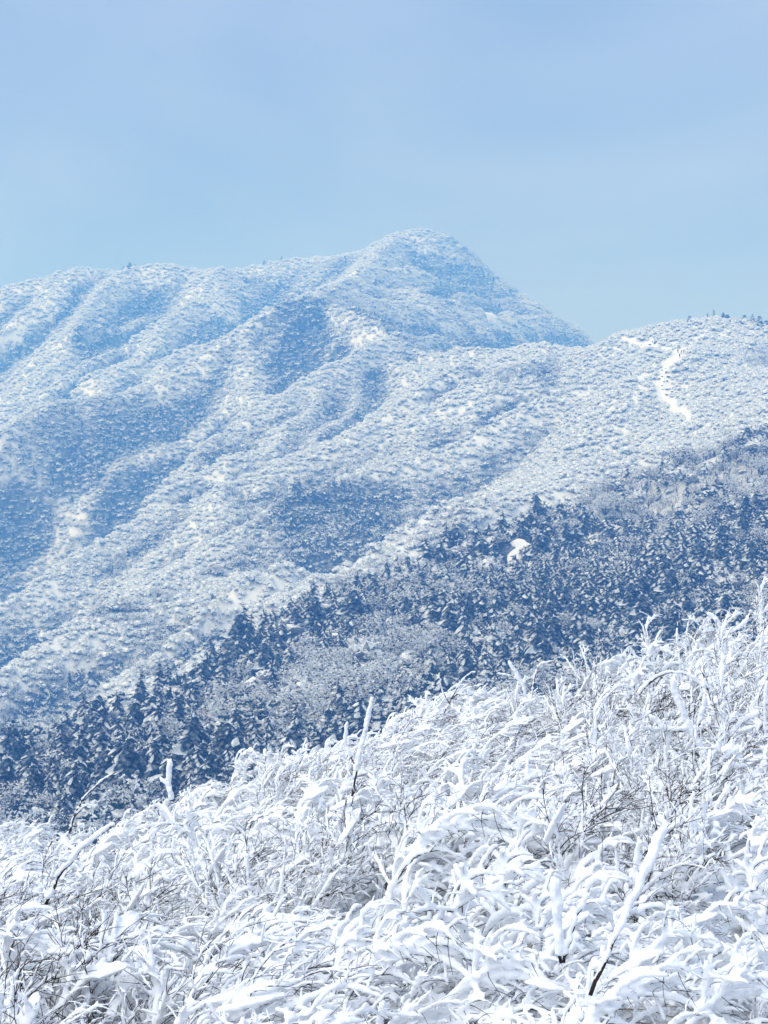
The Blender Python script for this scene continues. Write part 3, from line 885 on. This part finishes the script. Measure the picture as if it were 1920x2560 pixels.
def tube(pts, rad, k):
    """closed lumpy tube; returns V, F(list)"""
    n = len(pts)
    T = np.gradient(pts, axis=0); T /= np.linalg.norm(T, axis=1)[:, None] + 1e-9
    ref = np.where(np.abs(T[:, 2:3]) > .9, np.array([[1., 0, 0]]), np.array([[0, 0, 1.]]))
    A = np.cross(T, ref); A /= np.linalg.norm(A, axis=1)[:, None] + 1e-9
    B = np.cross(A, T)
    an = np.arange(k) * 2 * np.pi / k
    V = pts[:, None] + rad[:, None, None] * (np.cos(an)[None, :, None] * A[:, None] + np.sin(an)[None, :, None] * B[:, None])
    V = V.reshape(-1, 3)
    i = np.arange(n - 1)[:, None] * k; j = np.arange(k)[None]
    j2 = (j + 1) % k
    Fq = np.stack([i + j, i + k + j, i + k + j2, i + j2], -1).reshape(-1, 4)
    F = [tuple(q) for q in Fq.tolist()]
    F.append(tuple(range(k))); F.append(tuple(range(n * k - 1, (n - 1) * k - 1, -1)))
    return V, F

CRUMB = bpy.data.textures.new('crumb', 'CLOUDS'); CRUMB.noise_scale = .028; CRUMB.noise_depth = 2
def remeshed(name, V, F, vox, smooth_it=2, rough=.014):
    me = bpy.data.meshes.new(name); me.from_pydata(V.tolist(), [], F)
    o = bpy.data.objects.new(name, me); COL.objects.link(o)
    m = o.modifiers.new('r', 'REMESH'); m.mode = 'VOXEL'; m.voxel_size = vox; m.adaptivity = 0.0
    if smooth_it:
        s = o.modifiers.new('s', 'SMOOTH'); s.iterations = smooth_it; s.factor = .5
    dp = o.modifiers.new('d', 'DISPLACE'); dp.texture = CRUMB; dp.strength = rough; dp.mid_level = .5; dp.texture_coords = 'LOCAL'
    dg = bpy.context.evaluated_depsgraph_get()
    nm = bpy.data.meshes.new_from_object(o.evaluated_get(dg))
    bpy.data.objects.remove(o); bpy.data.meshes.remove(me)
    nm.name = name; nm.materials.clear(); nm.materials.append(M_SNOW)
    nm.polygons.foreach_set('use_smooth', np.ones(len(nm.polygons), bool))
    return nm

class Acc:
    def __init__(s): s.V = []; s.F = []; s.n = 0
    def add(s, V, F):
        s.V.append(V); s.F += [tuple(i + s.n for i in f) for f in F]; s.n += len(V)

WIND = np.array([.75, .12, 0.])
STYLES = {   # stems, length, wind, sag, side twigs, snow thickness, bare twig share
    'arching': dict(n=14, L=(.75, 1.25), wind=.75, sag=.75, side=13, sn=.0175, up=.95, spread=.5, bare=.06, sub=4, pads=28),
    'twiggy':  dict(n=10, L=(.6, 1.0), wind=.25, sag=.15, side=11, sn=.0120, up=1.3, spread=.7, bare=.30, sub=5, pads=7),
    'mound':   dict(n=18, L=(.5, .9), wind=.6, sag=1.0, side=11, sn=.0205, up=.7, spread=.9, bare=.04, sub=4, pads=32),
    'feathery':dict(n=12, L=(.7, 1.1), wind=.9, sag=.35, side=14, sn=.0138, up=.7, spread=.4, bare=.12, sub=4, pads=16),
}
def snow_rad(r, n, base, blunt=True):
    q = base * (.75 + .5 * r.random(n)) * np.linspace(.8, 1.05, n)
    if blunt: q[-1] *= .55
    return q

def make_shrub(seed, style):
    r = np.random.default_rng(seed); S = STYLES[style]
    snow = Acc(); stems = []; fine = Acc()
    wind = WIND * S['wind']
    for i in range(S['n']):
        a = r.random() * 6.283; q = r.random() ** .5 * .28
        p = np.array([math.cos(a) * q, math.sin(a) * q, -.12])
        d = nrm(np.array([math.cos(a) * S['spread'] * r.random(), math.sin(a) * S['spread'] * r.random(), S['up']]) + wind * .3)
        L = r.uniform(*S['L'])
        ns_ = 10
        main = strand(r, p, d, L, ns_, wind, S['sag'], .07)
        g = Acc()
        g.add(*tube(main, np.linspace(.0045, .0020, len(main)), 5))
        s0 = 1
        off = np.array([-.35, .25, .62]) * r.choice((.5, .7, 1.1))
        rr = snow_rad(r, len(main) - s0, S['sn'] * 1.15)
        snow.add(*tube(main[s0:] + off * rr[:, None], rr, 6))
        for j in range(S['side']):
            k = r.integers(3, ns_)
            b = main[k] + (main[k + 1] - main[k]) * r.random() if k < ns_ else main[k]
            dm = nrm(main[min(k + 1, ns_)] - main[k - 1])
            sd_ = nrm(dm * .8 + r.normal(0, .42, 3) + np.array([0, 0, .12]))
            tw = strand(r, b, sd_, r.uniform(.16, .42) * (1.15 - .04 * k), 6, wind, S['sag'] * .8, .09)
            g.add(*tube(tw, np.linspace(.0028, .0014, len(tw)), 4))
            bare = r.random() < S['bare']
            if not bare:
                rr = snow_rad(r, len(tw), S['sn'] * r.uniform(.6, 1.05))
                snow.add(*tube(tw + off * rr[:, None], rr, 6))
            for l in range(4):
                k2 = r.integers(1, 7)
                f = strand(r, tw[k2] + np.array([0, 0, .004]), nrm((tw[k2] - tw[k2 - 1]) / .05 * .5 + r.normal(0, .55, 3) + np.array([-.1, 0, .15])), r.uniform(.03, .10), 3, wind * .5, .2, .15)
                fine.add(*tube(f, np.array([.0042, .0048, .0040, .0018]) * r.uniform(.7, 1.2), 4))
            for l in range(S['sub']):
                k2 = r.integers(2, 6)
                sd2 = nrm((tw[k2] - tw[k2 - 1]) / .05 * .8 + r.normal(0, .5, 3))
                t2 = strand(r, tw[k2], sd2, r.uniform(.06, .17), 4, wind, S['sag'] * .5, .1)
                g.add(*tube(t2, np.linspace(.0021, .0011, len(t2)), 3))
                if not bare and r.random() < .75:
                    rr = snow_rad(r, len(t2), S['sn'] * r.uniform(.5, .85))
                    snow.add(*tube(t2 + off * rr[:, None], rr, 5))
        for l in range(int(round(S['pads'] / S['n'] + r.uniform(-.4, .4)))):
            k = r.integers(4, ns_ + 1); q = r.uniform(.026, .056)
            c = main[k] + np.array([r.normal(0, .05), r.normal(0, .05), q * .25])
            ax = nrm((main[k] - main[k - 1]) * np.array([1, 1, .4]) + np.array([.02, 0, 0]))
            ga, gb = Geo(), Geo()
            lump(random.Random(int(r.integers(1e9))), c, ax, (q * .95, q * r.uniform(1.6, 3.2), q * .34), ga, ga, -2, 2, .16)
            snow.add(np.array(ga.v), ga.f)
        stems.append(mesh_from('stem', np.concatenate(g.V), g.F, M_TWIG if r.random() < .94 else M_STRAW, smooth=True))
    sm = remeshed('snow_cover', np.concatenate(snow.V), snow.F, .0080 if S['sn'] < .014 else .0092)
    fm = mesh_from('rime_feathers', np.concatenate(fine.V), fine.F, M_SNOW, smooth=True)
    return sm, stems, fm

PROTO = {}
for s, st in enumerate(['arching', 'arching', 'arching', 'twiggy', 'twiggy', 'mound', 'mound', 'feathery', 'feathery']):
    PROTO.setdefault(st, []).append(make_shrub(100 + s, st))

NUM = ['first', 'second', 'third', 'fourth', 'fifth', 'sixth', 'seventh', 'eighth', 'ninth', 'tenth', 'eleventh', 'twelfth', 'thirteenth', 'fourteenth', 'fifteenth',
       'sixteenth', 'seventeenth', 'eighteenth', 'nineteenth', 'twentieth']
LOOK = {'arching': 'arching rime-cased shrub', 'twiggy': 'twiggy dark-stemmed shrub', 'mound': 'rounded snow-heaped shrub', 'feathery': 'feathery wind-swept shrub'}
rows_y = np.linspace(4.0, 15.4, 19)
rf = random.Random(5)
n_shrub = 0
for ri, yy in enumerate(rows_y):
    hw = .236 * yy + .45
    sp = .47 + .013 * yy
    cnt = max(4, int(round(2 * hw / sp)))
    for ci in range(cnt):
        xx = -hw + (ci + .5 + rf.uniform(-.3, .3)) * 2 * hw / cnt - .12
        y_ = yy + rf.uniform(-.2, .2)
        pw = fbm(np.array([xx * 3]), np.array([y_ * 3]), 5.0, 2)[0] + rf.uniform(-.25, .25)
        st = 'mound' if pw < -.22 else ('arching' if pw < .08 else ('feathery' if pw < .27 else 'twiggy'))
        if xx > .2 * yy * .4 and yy > 6 and rf.random() < .45: st = 'twiggy'
        sm, stems, fm = rf.choice(PROTO[st])
        e = link(bpy.data.objects.new('snowy_shrub', None)); e.empty_display_size = .2
        e.location = (xx, y_, float(H(xx, y_)[0]) - .10)
        e.rotation_euler = (rf.uniform(-.12, .12), rf.uniform(-.1, .1), rf.choice((0, 0, 0, math.pi * .12, -.3)) + rf.uniform(-.6, .6))
        s = rf.uniform(.68, .95) * (.82 if yy < 5.5 else 1)
        e.scale = (s, s, s * rf.uniform(.85, 1.1))
        link(bpy.data.objects.new('snow_cover', sm), e)
        link(bpy.data.objects.new('rime_feathers', fm), e)['kind'] = 'stuff'
        for m in stems: link(bpy.data.objects.new('stem', m), e)
        tag(e, '%s, %s from left in the %s row up from the bottom' % (LOOK[st], NUM[ci], NUM[ri]), 'shrub', 'rime-covered shrubs on the near slope')
        n_shrub += 1

# single branches that stand out of the thicket
def branch(label, limbs, name='snowy_branch'):
    """limbs: (list of (px, py, distance), stem radius, snow radius, snow from, clubbed tip)"""
    first = limbs[0][0][0]
    base = np.array(P(*first))
    e = link(bpy.data.objects.new(name, None)); e.location = tuple(base); e.empty_display_size = .1
    sn = Acc(); r = np.random.default_rng(int(first[0] * 7 + first[1]))
    for pts, rs, rn, s0, club in limbs:
        q = np.array([P(*p) for p in pts]) - base
        s = np.concatenate([[0], np.cumsum(np.linalg.norm(np.diff(q, axis=0), axis=1))])
        t = np.linspace(0, s[-1], 14)
        c = np.stack([np.interp(t, s, q[:, k]) for k in range(3)], 1)
        for _ in range(3): c[1:-1] = c[1:-1] * .5 + (c[:-2] + c[2:]) * .25
        c[1:-1] += r.normal(0, .0025, (12, 3))
        rs *= 1.1; rn *= .78
        V, F = tube(c, np.linspace(rs, rs * .5, 14), 6)
        link(bpy.data.objects.new('stem', mesh_from('stem', V, F, M_TWIG, smooth=True)), e)
        if rn > 0:
            k0 = int(s0 * 13)
            rr = rn * (.85 + .3 * np.convolve(r.random(18), np.ones(5) / 5, 'valid')) * np.linspace(.8, club, 14); rr[-1] *= .7
            off = np.array([-.45, -.1, .6])
            sn.add(*tube((c + off * rr[:, None] * .8)[k0:], rr[k0:], 8))
    if sn.V:
        link(bpy.data.objects.new('snow_cover', remeshed('snow_cover', np.concatenate(sn.V), sn.F, .007, 2, .02)), e)
    tag(e, label, 'branch')

branch('long straight stick with a snow club at its tip, leaning right near the bottom',
       [([(1275, 2150, 4.65), (1330, 2030, 4.72), (1385, 1910, 4.80), (1440, 1790, 4.88)], .006, .012, .08, 1.9)])
branch('upright pale feather-shaped twig plastered with snow, left of the centre thicket',
       [([(760, 1720, 9.30), (775, 1640, 9.30), (795, 1570, 9.30), (806, 1505, 9.30)], .006, .03, .3, .55), ([(770, 1660, 9.30), (745, 1600, 9.30), (752, 1560, 9.30)], .004, .02, .3, .7)])
branch('forked white twig standing against the forest with a level ice-cased arm',
       [([(1150, 1560, 12.75), (1135, 1490, 12.75), (1100, 1428, 12.75)], .008, .020, .0, 1.1), ([(1145, 1530, 12.75), (1152, 1480, 12.75), (1160, 1440, 12.75), (1170, 1430, 12.75), (1198, 1429, 12.75)], .007, .014, 0, 1.0),
        ([(1128, 1475, 12.75), (1100, 1458, 12.75), (1070, 1456, 12.75)], .005, .012, 0, .9), ([(1140, 1530, 12.75), (1105, 1505, 12.75), (1085, 1490, 12.75)], .005, .013, .2, .9)])
branch('low feathery white twig left of the forked one, against the forest',
       [([(960, 1540, 13.20), (985, 1490, 13.20), (1010, 1455, 13.20), (1028, 1452, 13.20)], .006, .014, .1, .9), ([(975, 1510, 13.20), (1010, 1485, 13.20), (1045, 1480, 13.20)], .004, .013, .2, 1.0),
        ([(985, 1500, 13.20), (1020, 1500, 13.20), (1050, 1510, 13.20)], .004, .014, .2, 1.0), ([(970, 1520, 13.20), (955, 1490, 13.20), (950, 1465, 13.20)], .004, .010, .2, .9)])
branch('stubby snow pillar standing up at the left edge of the thicket',
       [([(372, 1730, 12.30), (366, 1695, 12.30), (368, 1660, 12.30), (372, 1640, 12.30)], .01, .038, .0, .8), ([(366, 1700, 12.30), (345, 1680, 12.30)], .006, .025, .0, .6)])
branch('bent thin twig with snow tip at the far left, before the dark forest',
       [([(150, 1800, 12.00), (165, 1745, 12.00), (200, 1700, 12.00), (250, 1668, 12.00)], .007, .012, .15, .9), ([(160, 1765, 12.00), (185, 1738, 12.00), (212, 1742, 12.00)], .005, .013, .2, 1.0)])
branch('thick antler of snow-cased limbs at the right, largest in the thicket',
       [([(1560, 1700, 9.00), (1530, 1640, 9.00), (1500, 1590, 9.00), (1470, 1530, 9.00), (1455, 1470, 9.00)], .013, .030, .0, .9), ([(1500, 1590, 9.00), (1520, 1540, 9.00), (1525, 1500, 9.00)], .008, .024, .0, .8),
        ([(1490, 1575, 9.00), (1440, 1580, 9.00), (1405, 1545, 9.00)], .01, .030, .0, .6), ([(1560, 1690, 9.00), (1610, 1720, 9.00), (1640, 1760, 9.00)], .012, .035, .0, .6)])
branch('curved white hook at the upper right of the thicket, before the forest',
       [([(1600, 1400, 13.80), (1560, 1360, 13.80), (1545, 1335, 13.80), (1530, 1325, 13.80)], .012, .038, .0, .7), ([(1570, 1370, 13.80), (1610, 1350, 13.80), (1625, 1318, 13.80)], .01, .03, .0, .7)])
branch('arched white limb crossing the right edge of the thicket',
       [([(1380, 1500, 9.60), (1420, 1455, 9.60), (1480, 1450, 9.60), (1530, 1490, 9.60)], .008, .018, .0, .8), ([(1640, 1540, 9.60), (1600, 1560, 9.60), (1560, 1620, 9.60)], .01, .03, .0, .6)])
branch('upright pair of bark-dark stems with snowy tops, lower centre right',
       [([(1212, 2080, 5.40), (1208, 1990, 5.40), (1205, 1900, 5.40)], .006, .022, .12, 1.3), ([(1218, 2080, 5.40), (1240, 1990, 5.40), (1275, 1930, 5.40)], .005, .014, .1, 1.2),
        ])
branch('brown arching stem with snow along its back, left foreground',
       [([(95, 1960, 6.90), (130, 1890, 6.90), (190, 1820, 6.90), (250, 1780, 6.90)], .007, .024, .1, .7)])

# ------------------------------------------------------------------ haze
zmin = float(GZ.min()) - 1.0
zmax = float(GZ.max()) + 14.0
hx, hy0, hy1 = 960, -60, 2000
V = [(sx, sy, sz) for sz in (zmin, zmax) for sy in (hy0, hy1) for sx in (-hx, hx)]
F = [(0, 2, 3, 1), (4, 5, 7, 6), (0, 1, 5, 4), (2, 6, 7, 3), (0, 4, 6, 2), (1, 3, 7, 5)]
hm = bpy.data.materials.new('haze_air'); hm.use_nodes = True
hn = hm.node_tree; hn.nodes.clear()
ho = hn.nodes.new('ShaderNodeOutputMaterial'); hv = hn.nodes.new('ShaderNodeVolumePrincipled')
hv.inputs['Color'].default_value = (0.12, 0.38, 1.0, 1)
hv.inputs['Absorption Color'].default_value = (1, 1, 1, 1)
hv.inputs['Density'].default_value = 0.00125
hn.links.new(hv.outputs['Volume'], ho.inputs['Volume'])
hz = link(bpy.data.objects.new('haze', mesh_from('haze', V, F, hm)))
tag(hz, 'thin blue winter haze filling the valley', 'haze', kind='stuff')
